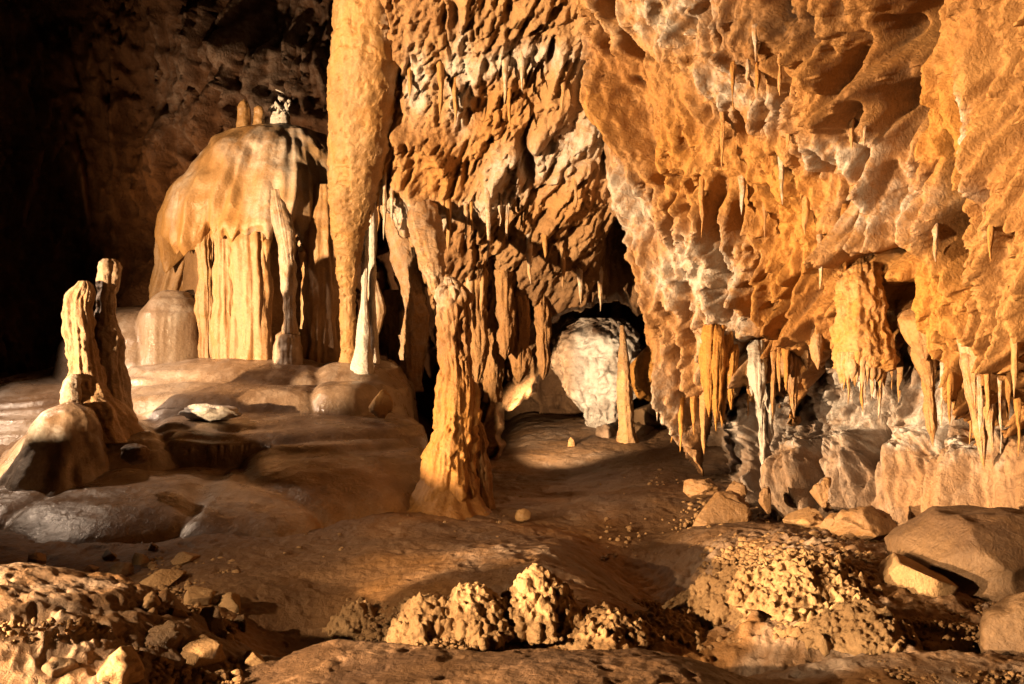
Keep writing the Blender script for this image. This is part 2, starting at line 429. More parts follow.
def wall_right():
    global S_R
    S_R = s = Sheet(560, 1340, -120, 500, 1.15); Y = YC(s.PX, s.PY)
    B = P(s.PX, s.PY, Y); x, y, z = B[..., 0], B[..., 1], B[..., 2]
    s.H += world_noise(s, Y, .42, .9, 1, (1, 1, .55), 2, .45)
    s.H += world_noise(s, Y, .12, 2.2, 2, (1, 1, .45), 3, .5)
    # slanting folds running down to the right, then down to the left beyond the middle
    def ang(px, py): return .38*math.exp(-((px-640)/90.)**2)+.12*math.sin(px/60.)-(.28 if 820 < px < 880 else 0)+.22*math.exp(-((px-980)/60.)**2)
    bx = (585, -130, 1180, 400)
    Lg = s.scatter(150, (90, 230), (6, 15), (.12, .30), ang, bx, 101, 16)
    Md = s.scatter(800, (30, 110), (2.2, 6), (.05, .17), ang, bx, 2, 9)
    Sm = s.scatter(2600, (9, 26), (1.8, 4.5), (.02, .065), ang, bx, 3, 4)
    # smoother panels (left flank and a few faces)
    calm = np.clip(s.ell(700, 90, 55, 120, -20)+s.ell(640, 160, 40, 90, -25)+s.ell(690, 330, 40, 110)+.9*s.ell(940, 290, 45, 60)+s.ell(800, 190, 45, 60)+.8*s.ell(960, 90, 40, 60, -25)+s.ell(1000, 40, 40, 90, -30), 0, 1)
    calm = np.clip(calm*.85+.42*sm(-.02, .3, fbm((x+.4*z)*.75, y*.75, z*.4, 2, 93)), 0, 1)
    s.H += .8*blur(Lg, 2)*(1-.5*calm) + 1.3*blur(Md, 1)*(1-.75*calm) + 1.2*Sm*(1-.6*calm)
    u = x+.35*z; s.H += .11*ridge(u*1.7, y*1.7, z*.45, 2, 91)+.05*ridge(u*4.5, y*4.5, z*1.0, 2, 92)*(1-.5*calm)
    s.H -= 1.2*s.slots(220, (6, 22), (2., 5), (.12, .4), ang, bx, 71)*(1-.6*calm)
    s.H += 1.25*scraggy(x, y, z, .35, 61, 7.)*(1-.3*calm)+.012*ridge((x+.35*z)*13, y*13, z*8, 3, 95)
    s.H += .045*ridge(x*2.4+z*1.2, y*2.4, z*2., 4, 16)
    pop = cells(x*16, y*16, z*16, 3)
    s.H += .028*(.55-pop)*sm(-.1, .35, fbm(x*1.1, y*1.1, z*1.1, 2, 44))*(1-.6*calm)
    s.H += .02*ridge(x*5+z*2, y*5, z*4, 4, 6)
    # the big folds seen in the picture
    s.rib([(598, -60), (603, 50), (626, 110), (664, 165), (692, 225), (700, 262)], 13, .36)
    s.rib([(640, 40), (668, 130), (690, 205)], 16, -.12)
    s.rib([(990, -60), (1010, 20), (1045, 110), (1080, 180)], 22, .4)
    s.rib([(930, 40), (975, 110), (1020, 190)], 14, .18)
    s.rib([(785, 20), (830, 60), (850, 100), (862, 140)], 8, .25)
    s.rib([(905, 30), (880, 70), (845, 120), (835, 160)], 9, .3)
    s.rib([(925, 150), (955, 210), (972, 260), (985, 330)], 12, .28)
    s.rib([(945, 250), (965, 320), (985, 380)], 13, .22)
    s.rib([(885, 255), (925, 285), (960, 330)], 16, .25)
    s.rib([(735, 270), (765, 300), (786, 318)], 9, .18)
    s.rib([(770, 250), (782, 300), (800, 320)], 8, .18)
    s.rib([(862, 300), (835, 300), (805, 330), (792, 380)], 9, .22)
    s.rib([(655, 250), (668, 330), (690, 400), (700, 455)], 16, .28)
    # deep hollows
    for a in ((897, 30, 30, 40, 10, .9), (905, 112, 22, 24, 0, .5), (847, 72, 7, 30, 10, .35), (862, 175, 7, 25, 15, .3), (836, 262, 16, 26, -15, .4),
              (905, 318, 24, 26, 20, .8), (1000, 235, 22, 42, -20, .85), (975, 190, 8, 60, -15, .4), (1018, 320, 13, 60, -8, .8), (800, 90, 8, 22, 0, .2),
              (884, 255, 20, 10, 0, .35), (695, 215, 4, 24, 5, .35), (712, 14, 10, 10, 0, .2), (755, 345, 12, 10, 0, .3), (1000, 400, 10, 60, 0, .5)):
        s.H -= 1.5*a[5]*s.ell(*a[:5], p=2.8)
    s.H += .35*s.ell(860, 240, 34, 22, 0) + .3*s.ell(1050, 300, 30, 120) + .25*s.ell(950, 215, 30, 30)
    # colour
    s.W = np.clip(.8*s.ell(642, 196, 24, 34, -25)+.5*s.ell(745, 80, 22, 26)+.4*s.ell(790, 105, 18, 18)+.9*s.ell(722, 262, 28, 34, -10)+.9*s.ell(737, 340, 14, 36)
                  +.5*s.ell(845, 150, 30, 20)+.35*s.ell(600, 110, 12, 60)+.5*s.ell(1010, 60, 8, 90, -25)+.25*s.ell(690, 400, 14, 60)+.5*s.ell(690, 265, 20, 18)
                  +.35*s.ell(900, 200, 50, 30)+.4*s.ell(690, 10, 50, 30), 0, 1)
    s.W = np.clip(s.W*1.35, 0, 1)
    s.D = np.clip(.7*s.ell(800, 20, 50, 24)+.5*s.ell(880, 90, 34, 40)+.25*s.ell(690, 90, 30, 40)+.3*s.ell(870, 240, 30, 30)+.35*s.ell(675, 360, 22, 60)+.35*s.ell(640, 140, 14, 50, -35), 0, .8)
    s.O = np.clip(.7*s.ell(800, 200, 60, 80)+.8*s.ell(940, 290, 60, 60)+.6*s.ell(700, 130, 30, 60)+.7*s.ell(960, 120, 60, 60)+.6*s.ell(620, 110, 16, 60, -30)+.5*s.ell(770, 280, 30, 40), 0, 1)
    # outline of the overhang
    pts = [(584, -200), (590, 40), (596, 100), (606, 160), (612, 205), (636, 226), (647, 280), (654, 330), (668, 378), (680, 430), (692, 462), (700, 472), (708, 440), (712, 396),
           (718, 392), (724, 420), (732, 402), (742, 392), (752, 380), (760, 404), (768, 388), (778, 415), (788, 390), (796, 425), (804, 392), (816, 372), (828, 358), (838, 372),
           (862, 368), (884, 372), (892, 342), (903, 326), (916, 352), (926, 392), (934, 360), (948, 372), (962, 402), (970, 425), (980, 462), (987, 462), (994, 430), (1003, 404),
           (1012, 352), (1022, 372), (1034, 430), (1048, 390), (1070, 410), (1090, 370), (1120, 420), (1150, 380), (1190, 430), (1230, 380), (1280, 420), (1500, 400), (1500, -200)]
    sd = s.poly(pts) + 3*pn(s.PX/7., s.PY/11., 0*s.PX, 9) + 4*pn(s.PX/18., s.PY/22., 0*s.PX, 19)
    back = 1-sm(-5, 2, sd)
    s.H += -.30*(1-sm(0, 26, sd))
    Yb = Y + 1.5*back
    s.H *= 1-.7*back
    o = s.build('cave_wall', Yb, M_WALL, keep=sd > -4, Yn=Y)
    tag(o, 'tall overhanging ochre and orange flowstone wall with fringed folds', None, kind='structure')

def wall_centre():
    global S_C
    S_C = s = Sheet(376, 740, -120, 500, 1.2); Y = YB(s.PX, s.PY)
    B = P(s.PX, s.PY, Y); x, y, z = B[..., 0], B[..., 1], B[..., 2]
    s.H += world_noise(s, Y, .24, .8, 21, (1, 1, .6), 2, -.3)
    s.H += world_noise(s, Y, .10, 2.2, 22, (1, 1, .8), 4, -.7)
    s.H += .05*ridge(x*2.2-z*2.0, y*2, z*2.2, 4, 27)
    def ang(px, py): return -.45*math.exp(-((px-560)/70.)**2)+.1*math.sin(py/40.)
    Lg = s.scatter(60, (50, 110), (10, 20), (.12, .3), ang, (380, -120, 680, 330), 11, 12)
    Md = s.scatter(700, (22, 80), (2.2, 6), (.06, .17), ang, (380, -120, 680, 420), 12, 8)
    Sm = s.scatter(2200, (7, 22), (1.6, 4), (.025, .08), ang, (380, -120, 680, 440), 13, 4)
    calm = np.clip(.8*s.ell(430, 175, 30, 45)+.5*s.ell(480, 140, 26, 40)+s.ell(600, 430, 90, 26), 0, 1)
    calm = np.clip(calm*.8+.6*sm(.0, .35, fbm((x-.5*z)*.8, y*.8, z*.5, 2, 94)), 0, 1)
    s.H += .3*blur(Lg, 2)*(1-.6*calm)+.75*blur(Md, 1)*(1-.7*calm)+.8*Sm*(1-.6*calm)
    s.H -= s.slots(120, (6, 20), (1.8, 4), (.12, .35), ang, (380, -120, 680, 420), 73)*(1-.6*calm)
    s.H += 1.3*scraggy(x, y, z, -.7, 63, 7.5)*(1-.3*calm)+.012*ridge((x-.7*z)*12, y*12, z*8, 3, 96)
    s.H += .03*ridge(x*4-z*3, y*4, z*4, 4, 26)
    pop = cells(x*11, y*11, z*11, 23)
    s.H += .05*(.55-pop)*s.ell(560, 260, 110, 60)
    s.H *= 1-.55*s.ell(590, 330, 80, 60)
    # drapery lips
    s.rib([(384, 128), (400, 130), (408, 165), (420, 200)], 7, .22)
    s.rib([(388, 122), (412, 132), (440, 150), (452, 176), (446, 205)], 6, .25)
    s.rib([(600, 40), (570, 95), (535, 140), (500, 165), (488, 190), (484, 235)], 8, .28)
    s.rib([(565, 10), (556, 60), (548, 90)], 8, .2)
    s.rib([(640, 100), (600, 125), (570, 150), (555, 180)], 8, .18)
    s.rib([(590, 150), (560, 210), (520, 250), (480, 285)], 10, .22)
    s.rib([(600, 40), (588, 90), (580, 130), (560, 125)], 9, .15)
    for a in ((583, 75, 7, 22, 20, .5), (527, 160, 7, 26, -10, .5), (628, 255, 22, 36, 10, 1.2), (490, 275, 7, 18, 10, .45), (500, 300, 6, 20, 10, .5), (547, 335, 16, 12, -20, .7), (455, 15, 6, 16, 0, .4),
              (480, 105, 7, 20, 20, .35), (470, 90, 5, 12, 0, .3)):
        s.H -= a[5]*s.ell(*a[:5], p=2.6)
    s.W = np.clip(.9*s.ell(420, 75, 10, 26)+.9*s.ell(462, 78, 10, 42)+.6*s.ell(520, 55, 50, 14, -10)+.6*s.ell(590, 60, 12, 30)+.9*s.ell(405, 205, 14, 14)+.9*s.ell(425, 212, 22, 12)
                  +.7*s.ell(480, 205, 32, 8, -12)+.5*s.ell(560, 150, 60, 22, -30)+.6*s.ell(600, 90, 12, 30)+.5*s.ell(640, 185, 24, 34, -30)+.4*s.ell(500, 170, 14, 26, 20), 0, 1)
    s.W = np.clip(s.W*1.5, 0, 1)
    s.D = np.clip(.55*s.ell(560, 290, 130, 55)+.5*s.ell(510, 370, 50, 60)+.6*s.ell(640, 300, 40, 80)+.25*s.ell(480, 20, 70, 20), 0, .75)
    s.O = np.clip(.5*s.ell(440, 170, 40, 40)+.4*s.ell(500, 130, 30, 50)+.3*s.ell(560, 190, 30, 30), 0, 1)
    s.H *= .60
    # gap on the left (behind the hanging wedge) and the alcove on the lower right
    pts = [(372, -200), (372, 120), (376, 196), (392, 208), (402, 228), (418, 244), (428, 270), (436, 300), (446, 380), (450, 520), (500, 520), (500, 402), (512, 405),
           (530, 392), (543, 360), (550, 322), (570, 306), (596, 300), (618, 296), (634, 306), (668, 312), (760, 312), (760, -200)]
    sd = s.poly(pts)+4*pn(s.PX/8., s.PY/10., 0*s.PX, 29)+4*pn(s.PX/22., s.PY/22., 0*s.PX, 39)
    back = 1-sm(-6, 2, sd)
    Yb = Y + 1.6*back
    s.H *= (1-.7*back)
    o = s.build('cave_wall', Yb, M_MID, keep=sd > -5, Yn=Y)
    tag(o, 'brown cave wall of ragged draperies behind the lone column', None, kind='structure')

def wall_base():
    s = Sheet(690, 1340, 300, 560, 1.15); Y = YD(s.PX, s.PY)
    B = P(s.PX, s.PY, Y); x, y, z = B[..., 0], B[..., 1], B[..., 2]
    s.H += world_noise(s, Y, .25, 1.4, 31, (1, 1, .7), 3)
    def ang(px, py): return .05*math.sin(px/30.)
    right = sm(870, 930, s.PX)
    Md = s.scatter(420, (25, 70), (4, 11), (.06, .18), ang, (700, 300, 1200, 500), 32, 6)
    Sm = s.scatter(1500, (8, 24), (1.8, 4.5), (.03, .08), ang, (700, 300, 1200, 540), 33, 4)
    s.H += blur(Md, 1)*(1-.65*right*sm(420, 450, s.PY))+Sm*(1-.75*right)+scraggy(x, y, z, 0, 65, 6.)*(1-.6*right)
    pop = cells(x*12, y*12, z*12, 33)
    s.H += .07*(.6-pop)*(1-.8*right)*sm(380, 410, s.PY)
    s.H += .02*ridge(x*4, y*4, z*5, 4, 36)
    for a in ((822, 478, 22, 40, 0, .5), (862, 470, 20, 46, 0, .45), (800, 500, 20, 20, 0, .25), (925, 480, 34, 70, 0, .35), (978, 500, 26, 60, 0, .4), (1040, 490, 40, 70, 0, .3)):
        s.H += a[5]*s.ell(*a[:5], p=3)
    s.rib([(956, 430), (957, 520)], 4, -.3); s.rib([(842, 440), (846, 520)], 5, -.35); s.rib([(883, 400), (888, 500)], 4, -.2); s.rib([(760, 440), (766, 520)], 10, -.4)
    n = fbm(x*2.5, y*2.5, z*2.5, 4, 38)
    s.W = np.clip((.75*sm(.0, .3, n)+.25)*(1.3*s.ell(830, 400, 100, 30)+1.1*s.ell(800, 440, 50, 60)+.9*s.ell(1000, 430, 50, 60)+.9*s.ell(880, 440, 50, 60)+.6*s.ell(958, 460, 12, 40)), 0, 1)
    s.D = .35*s.ell(770, 440, 40, 60)+.3*sm(.1, .4, -n)
    s.O = .35*s.ell(822, 478, 24, 30)+.3*right*sm(420, 470, s.PY)
    # left edge closes back towards the alcove
    back = sm(748, 728, s.PX+4*pn(s.PX/9., s.PY/9., 0*s.PX, 5))
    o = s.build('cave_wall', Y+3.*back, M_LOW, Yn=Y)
    tag(o, 'mauve and white crusted cave wall at the foot of the overhang', None, kind='structure')

def wall_back():
    # far chamber wall on the left and behind the alcove
    s = Sheet(-260, 800, -160, 500, 2.6)
    Y = 17.5-1.6*sm(300, -260, s.PX)+.9*np.sin(s.PX/70.)*.5 - 2.3*sm(470, 540, s.PX)
    B = P(s.PX, s.PY, Y); x, y, z = B[..., 0], B[..., 1], B[..., 2]
    s.H += world_noise(s, Y, .9, .35, 41, (1, 1, .7), 2)+world_noise(s, Y, .5, 1., 42, (1, 1, .5), 4)
    def ang(px, py): return .1*math.sin(px/50.)
    s.H += s.scatter(260, (40, 110), (6, 18), (.15, .45), ang, (-260, -160, 700, 400), 43, 10)
    s.H += s.scatter(1200, (12, 40), (3, 7), (.06, .2), ang, (-260, -160, 800, 460), 44, 5)
    s.H += .12*ridge(x*1.5, y*1.5, z*2, 4, 46)+2.2*scraggy(x, y, z, .2, 67, 3.)
    s.H += 1.0*s.ell(120, 300, 150, 34, -12)
    s.W = np.clip(.7*s.ell(285, 50, 50, 60)+.9*s.ell(280, 105, 16, 18)+.4*s.ell(185, 90, 30, 60), 0, 1)
    s.O = .3*s.ell(190, 190, 90, 70)
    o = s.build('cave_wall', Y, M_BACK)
    tag(o, 'dark far wall of the chamber behind the flowstone dome', None, kind='structure')

build_floor(); wall_back(); wall_centre(); wall_right(); wall_base()

# ------------------------------------------------------------------ the formations
def thing_mesh(name, label, cat, parts, mat, base, group=None, tint=None):
    V, f = join(parts) if isinstance(parts, list) else parts
    t = None
    if tint is not None: t = tint(V)
    o = mesh_obj(name, V, f, mat, origin=base, tint=t)
    return tag(o, label, cat, group)
def to_px(V): return 512+V[:, 0]/V[:, 1]*F, HY+(CZ-V[:, 2])/V[:, 1]*F

# 1 the great hanging pillar, upper left
Yp = 10.2
def pillar_tint(V):
    px, py = to_px(V)
    n = fbm(V[:, 0]*2.5, V[:, 1]*2.5, V[:, 2]*2.5, 3, 3)
    return np.stack([.35*sm(372, 392, px)*sm(-.2, .2, n), .1*sm(0, .4, n), .25*sm(.0, .5, -n)], -1)
t = spindle([(372, -110), (370, 0), (366, 70), (361, 130), (355, 185), (350, 228), (348, 262), (348, 300), (350, 374)], [38, 35, 34, 31, 25, 18, 11, 7, 9], np.array([10.0, 10.1, 10.2, 10.4, 10.6, 10.8, 11.0, 11.2, 11.3]), 260, 200, .05, 5, .03, 2.2, 3, fine=.004)
V, f = t
V[:, :2] += (.016*ridge(V[:, 0]*6, V[:, 1]*6, V[:, 2]*13, 3, 4)-.03*sm(.2, .45, fbm(V[:, 0]*9, V[:, 1]*9, V[:, 2]*14, 2, 14)))[:, None]*np.array([-.5, -.8])
thing_mesh('hanging_pillar', 'thick pale ochre pillar tapering down from the ceiling in front of the flowstone dome', 'stalactite', (V, f), M_PALE, P(350, 350, 11.3), tint=pillar_tint)

# 2 the lone column
Yc = 8.5
root = tag(empty('column', P(456, 516, Yc).tolist()), 'tall orange column standing alone on the mud floor', 'column')
V, f = spindle([(449, 277), (452, 290), (455, 320), (456, 350), (458, 375), (457, 400), (455, 425), (452, 450), (450, 475), (449, 500), (447, 520)],
               [4, 14, 15, 17, 16, 20, 20, 25, 27, 30, 40], Yc, 260, 170, .16, 6, .05, 2.4, 5, drips=.012, fine=.004)
px, py = to_px(V); n = fbm(V[:, 0]*3, V[:, 1]*3, V[:, 2]*3, 3, 7)
tt = np.stack([.45*sm(330, 290, py)*sm(-.2, .3, n), .15*sm(.0, .4, n), .55*sm(340, 420, py)], -1)
# knobbly crust on the upper half
c = cells(V[:, 0]*16, V[:, 1]*16, V[:, 2]*9, 6)
cc = P(454, 350, Yc)
d = V[:, :2]-np.array([cc[0], cc[1]]); d /= np.linalg.norm(d, axis=1, keepdims=True)+1e-6
V[:, :2] += d*((.6-c)*.05*sm(350, 330, py)+.03*sm(.1, .4, fbm(V[:, 0]*7, V[:, 1]*7, V[:, 2]*4, 3, 21)))[:, None]
mesh_obj('shaft', V, f, M_COL, parent=root, tint=tt)
V, f = spindle([(466, 400), (472, 430), (476, 460), (478, 485), (479, 512)], [2, 9, 11, 13, 16], Yc+.12, 90, 60, .3, 5, .03, 5, 9, drips=.03)
mesh_obj('rear_flute', V, f, M_MID, parent=root)
V, f = spindle([(450, 462), (448, 480), (445, 494), (441, 505), (439, 520)], [16, 27, 31, 40, 62], Yc-.02, 60, 110, .22, 5, .05, 2.5, 12)
mesh_obj('foot', V, f, M_COL, parent=root, tint=np.tile([0, .1, .3], (len(V), 1)))

# 3 flowstone dome with curtains
Yd = 12.6
root = tag(empty('flowstone_dome', P(262, 345, Yd).tolist()), 'golden domed flowstone mass with hanging curtains behind the terraces', 'flowstone dome')
ny, nx = 200, 420
u = np.linspace(0, 1, ny); th = np.linspace(0, 2*np.pi, nx, endpoint=False); TT, U = np.meshgrid(th, u)
prof_y = np.interp(u, [0, .08, .2, .4, .6, .8, .95, 1], [127, 129, 137, 158, 188, 222, 250, 258])
prof_r = np.interp(u, [0, .08, .2, .4, .6, .8, .95, 1], [0, 28, 50, 70, 86, 95, 97, 93])
edge = -14+26*fbm(np.cos(TT)*2.6, np.sin(TT)*2.6, 0*TT, 2, 3)+26*pn(np.cos(TT)*9, np.sin(TT)*9, 0*TT, 8)+22*sm(-.2, -.95, np.cos(TT))
py_ = prof_y[:, None]+edge*U**3
pxc = 286-25*U**.7
Rw = (prof_r[:, None]/F*Yd)*(1+.10*fbm(np.cos(TT)*1.6, np.sin(TT)*1.6, U*1.2, 3, 5)*U**.5)
z = CZ-(py_-HY)/F*Yd
X = (pxc-512)/F*Yd+np.cos(TT)*Rw; Yy = Yd+np.sin(TT)*Rw*.95
bul = .13*fbm(X*1.9, Yy*1.9, z*1.1, 3, 9)+.05*ridge(np.cos(TT)*5, np.sin(TT)*5, z*.5, 2, 11)*U-.05*sm(.9, 1., U)
X += np.cos(TT)*bul; Yy += np.sin(TT)*bul
V = np.stack([X, Yy, z], -1).reshape(-1, 3)
# inner return under the lip
In = V.reshape(ny, nx, 3)[-1].copy(); c0 = np.array([(270-512)/F*Yd, Yd])
In[:, :2] = c0+(In[:, :2]-c0)*.8; In[:, 2] += .25
V = np.vstack([V, In]); i = np.arange((ny+1)*nx).reshape(ny+1, nx)
f = np.stack([i[:-1, :], np.roll(i[:-1, :], -1, 1), np.roll(i[1:, :], -1, 1), i[1:, :]], -1).reshape(-1, 4)[:, ::-1]
px, py = to_px(V); n = fbm(V[:, 0]*1.2, V[:, 1]*1.2, V[:, 2]*.7, 3, 19)
tt = np.stack([.45*s_ if False else .35*sm(-.1, .4, n)+.3*np.exp(-((px-300)/25)**2), .35*sm(160, 130, py)+.08*sm(.1, .5, -n), .3*sm(180, 230, py)], -1)
mesh_obj('dome_cap', V, [f], M_DOME, parent=root, tint=tt)
core = spindle([(268, 190), (268, 260), (268, 385)], [80, 84, 84], Yd+.15, 60, 90, .08, 8, .05, 2, 77)
mesh_obj('rear_drapery', *core, M_MID, parent=root, tint=np.tile([0, .5, 0], (len(core[0]), 1)))
def curtain(path, rad, dy, seed, mat=M_DOME, fl=.3, name='curtain', sq=.6, tn=(.1, .05, .3)):
    dx = (path[-1][0]-265)/F*Yd
    if dy is None: dy = -math.sqrt(max(.05, 1.30**2-dx*dx))*.95+rad[-1]/F*Yd*sq*.7
    path = list(path)
    if path[-1][1] > 345: path[-1] = (path[-1][0], path[-1][1]+18)
    n_ = len(path); lean = np.zeros(n_); lean[0] = .22
    V, f = spindle(path, rad, Yd+dy+lean, 130, 80, fl, 8, .05, 2.6, seed, sq=sq)
    return mesh_obj(name, V, f, mat, parent=root, tint=np.tile(tn, (len(V), 1)))
curtain([(186, 195), (181, 235), (176, 268), (170, 292), (166, 310)], [10, 22, 22, 19, 16], None, 1)
curtain([(203, 195), (203, 240), (205, 290), (206, 356)], [4, 8, 8, 10], None, 2)
curtain([(222, 190), (224, 240), (225, 290), (226, 350)], [5, 11, 10, 13], None, 3)
curtain([(250, 190), (252, 240), (253, 290), (254, 366)], [8, 20, 18, 21], None, 4)
curtain([(238, 200), (240, 250), (240, 290), (239, 360)], [3, 8, 8, 10], None, 14)
curtain([(276, 190), (284, 232), (289, 262), (290, 300), (290, 334)], [6, 10, 6, 5, 6], -1.28, 5, fl=.12, name='slender_column', sq=1, tn=(.4, .1, .1))
curtain([(289, 328), (289, 336), (289, 350), (289, 362)], [6, 13, 15, 14], -1.28, 6, fl=.1, name='pedestal', sq=1, tn=(.35, .2, 0))
curtain([(322, 185), (321, 240), (322, 290), (320, 366)], [10, 21, 19, 20], None, 7)
curtain([(340, 220), (340, 260), (340, 300), (339, 366)], [3, 7, 6, 10], None, 8, tn=(.5, 0, 0))
for k, (x_, y0, y1, w) in enumerate(((212, 215, 262, 3), (216, 215, 245, 2.5), (232, 226, 250, 2.5), (236, 226, 262, 3), (266, 228, 262, 3), (296, 232, 252, 2.5), (301, 236, 268, 3), (206, 215, 250, 2), (262, 224, 244, 2))):
    curtain([(x_, y0), (x_+1, (y0+y1)/2), (x_+.5, y1)], [w, w*.8, 0], -1.24+abs(x_-265)*.005, 20+k, fl=.2, name='drip', sq=1)

# 4 stubs on top of the dome
for (x_, y0, y1, w, lab) in ((244, 100, 142, 6, 'taller pale stub standing at the left of the dome crown'), (259, 106, 138, 5.5, 'shorter brown stub beside the white cluster on the dome crown')):
    V, f = spindle([(x_, y0-1), (x_, y0+2), (x_+.5, y0+12), (x_-.5, y1)], [0, w*.7, w*.9, w*1.3], Yd-.1, 60, 40, .15, 5, .03, 5, int(x_))
    thing_mesh('stalagmite', lab, 'stalagmite', (V, f), M_DOME, P(x_, y1, Yd-.1))
r = random.Random(5); parts = []
for k in range(34):
    a, b = 281+r.gauss(0, 4.5), 108+r.gauss(0, 6); l = r.uniform(4, 11); q = r.gauss(0, 4)
    parts.append(spindle([(a, b), (a+q*.5, b+l*.5), (a+q, b+l)], [0, r.uniform(1, 2.6), 0 if k % 3 else 1], Yd+r.uniform(-.12, .12), 12, 9, .4, 5, .02, 8, k))
parts.append(spindle([(281, 112), (281, 122), (282, 136)], [7, 9, 13], Yd, 30, 26, .3, 5, .03, 5, 4))
thing_mesh('crystal_cluster', 'ragged white crystal cluster on top of the flowstone dome', 'crystal cluster', parts, M_WHITE, P(281, 134, Yd))

# 5 terraced flowstone below the dome
LOBES = [  # px, py of the crown, Y, half width, half depth, bulge, forward tilt
    (60, 372, 12.2, 1.9, 2.0, .55, .10), (150, 305, 12.6, 1.0, 1.2, .45, .0), (178, 292, 11.9, .44, .5, .26, 0), (255, 352, 12.0, 1.9, 1.5, .30, .05), (350, 356, 11.7, .8, 1.1, .34, .10),
    (235, 376, 11.0, 1.65, 1.15, .26, .08), (345, 380, 10.7, .42, .6, .22, .0), (160, 392, 10.7, .9, 1., .26, .10), (270, 408, 10.2, 1.6, 1.1, .18, .06),
    (330, 446, 9.1, 1.2, 1.4, .42, .18), (255, 476, 8.6, .95, 1.1, .20, .14), (150, 474, 8.6, 1.1, 1.15, .22, .12), (70, 470, 8.9, 1.0, 1.1, .24, .10),
    (20, 500, 8.4, .7, .8, .3, .1), (390, 478, 8.9, .6, .9, .22, .12), (110, 420, 9.6, 1.0, 1.0, .3, .12)]
gx, gy = np.meshgrid(np.arange(-6.4, -.55, .0135), np.concatenate([np.arange(7.1, 10, .0125), np.arange(10, 14.4, .02)]))
nz_ = .10*fbm(gx*1.1, gy*1.1, 0*gx, 3, 70)
zt = floor_z(gx, gy)-.12
crease = 0*gx
wx = gx+.08*fbm(gx*1.3, gy*1.3, 0*gx, 2, 71); wy = gy+.16*fbm(gx*.9, gy*.9, 0*gx+3, 2, 72)
for (px, py, Y, rx, ry, rz, tl) in LOBES:
    c = P(px, py, Y)
    d = ((np.abs(wx-c[0])/rx)**2.3+(np.abs(wy-c[1])/ry)**2.3)
    rz = rz*1.6; zi = c[2]+rz*(np.sqrt(np.clip(1-d, 0, 1))-1)+tl*(gy-Y)*(d < 1) - 3.*np.clip(d-1, 0, 1)
    k_ = .03; m = np.maximum(zt, zi); crease = np.maximum(crease*(zt > zi-.05), np.exp(-((zt-zi)/.035)**2)*(d < 1.3)); zt = m+k_*np.log(np.exp((zt-m)/k_)+np.exp((zi-m)/k_))
zt = zt+.022*sm(8.2, 9.2, gy)*np.sin(zt*22+3.5*fbm(gx*.55, gy*.8, 0*gx, 2, 84))
zt = zt-.045*blur(crease, 2)+.010*np.sin(zt*70+4*fbm(gx*.8, gy*.8, 0*gx, 2, 79))*sm(.15, .5, fbm(gx*.7, gy*.7, 0*gx+2, 2, 80)+.3)
zt = zt+.022*fbm(gx*1.6, gy*1.6, zt*2, 2, 74)+.004*fbm(gx*9, gy*9, zt*9, 2, 76)
gr = np.gradient(zt, axis=0)
i = np.arange(gx.size).reshape(gx.shape)
f = np.stack([i[:-1, :-1], i[:-1, 1:], i[1:, 1:], i[1:, :-1]], -1).reshape(-1, 4)
V = np.stack([gx, gy, zt], -1).reshape(-1, 3)
n = fbm(gx*.8, gy*.8, zt*1.5, 4, 77); n2 = fbm(gx*4, gy*.5, zt*.5, 3, 78)
tt = np.stack([.28*sm(0, .4, n)+.3*sm(.1, .5, n2)*sm(9.5, 11, gy), .45*sm(.05, .45, -n)+.4*sm(9.0, 9.6, gy)*sm(10.4, 9.8, gy), .35*sm(9.2, 8.0, gy)*sm(-2.6, -1.5, gx)], -1).reshape(-1, 3)
o = mesh_obj('flowstone_terrace', V, f, M_TERR, tint=tt)
tag(o, 'rounded grey brown flowstone terraces stepping down below the dome', 'flowstone')

# 6 stalagmite at the left
root = tag(empty('stalagmite', P(100, 440, 9.2).tolist()), 'broken two-pronged stalagmite standing at the left edge of the terraces', 'stalagmite')
V, f = spindle([(84, 281), (84, 286), (78, 300), (79, 325), (82, 350), (84, 372), (88, 392), (96, 412), (102, 440)], [4, 8, 12, 12, 12, 14, 20, 30, 38], 9.2, 170, 90, .22, 5, .05, 4, 31, drips=.03, fine=.008)
mesh_obj('stem', V, f, M_STAL, parent=root, tint=np.tile([.15, .0, .2], (len(V), 1)))
V, f = spindle([(109, 259), (110, 264), (109, 285), (106, 310), (108, 332), (108, 360), (110, 395), (113, 440)], [5, 10, 10, 8, 14, 14, 18, 26], 9.4, 150, 70, .2, 5, .04, 4, 33, fine=.006)
mesh_obj('prong', V, f, M_STAL, parent=root, tint=np.tile([.2, .2, 0], (len(V), 1)))
V, f = spindle([(74, 374), (73, 380), (72, 395), (72, 410), (74, 420)], [3, 9, 11, 12, 12], 9.0, 60, 40, .2, 5, .04, 4, 35)
mesh_obj('side_knob', V, f, M_MID, parent=root, tint=np.tile([.6, 0, 0], (len(V), 1)))
V, f = spindle([(70, 402), (69, 410), (68, 428), (66, 452), (60, 500)], [4, 22, 33, 40, 62], 8.8, 90, 90, .14, 4, .07, 2., 37)
thing_mesh('stalagmite_stump', 'squat dark stump with its lit left edge tinted white in front of the two-pronged stalagmite', 'stalagmite', (V, f), M_TERR, P(60, 478, 8.8), tint=lambda V: np.stack([.7*sm(50, 38, to_px(V)[0]), 0*V[:, 0], 0*V[:, 0]], -1))  # white tint imitates light catching the left edge
V, f = blob(P(380, 404, 10.), (.12, .12, .14), 4, .25, 2, 9, cuts=3)
thing_mesh('stalagmite_stub', 'small pointed pale stub at the right end of the terraces', 'stalagmite', (V, f), M_PALE, P(380, 416, 10.))
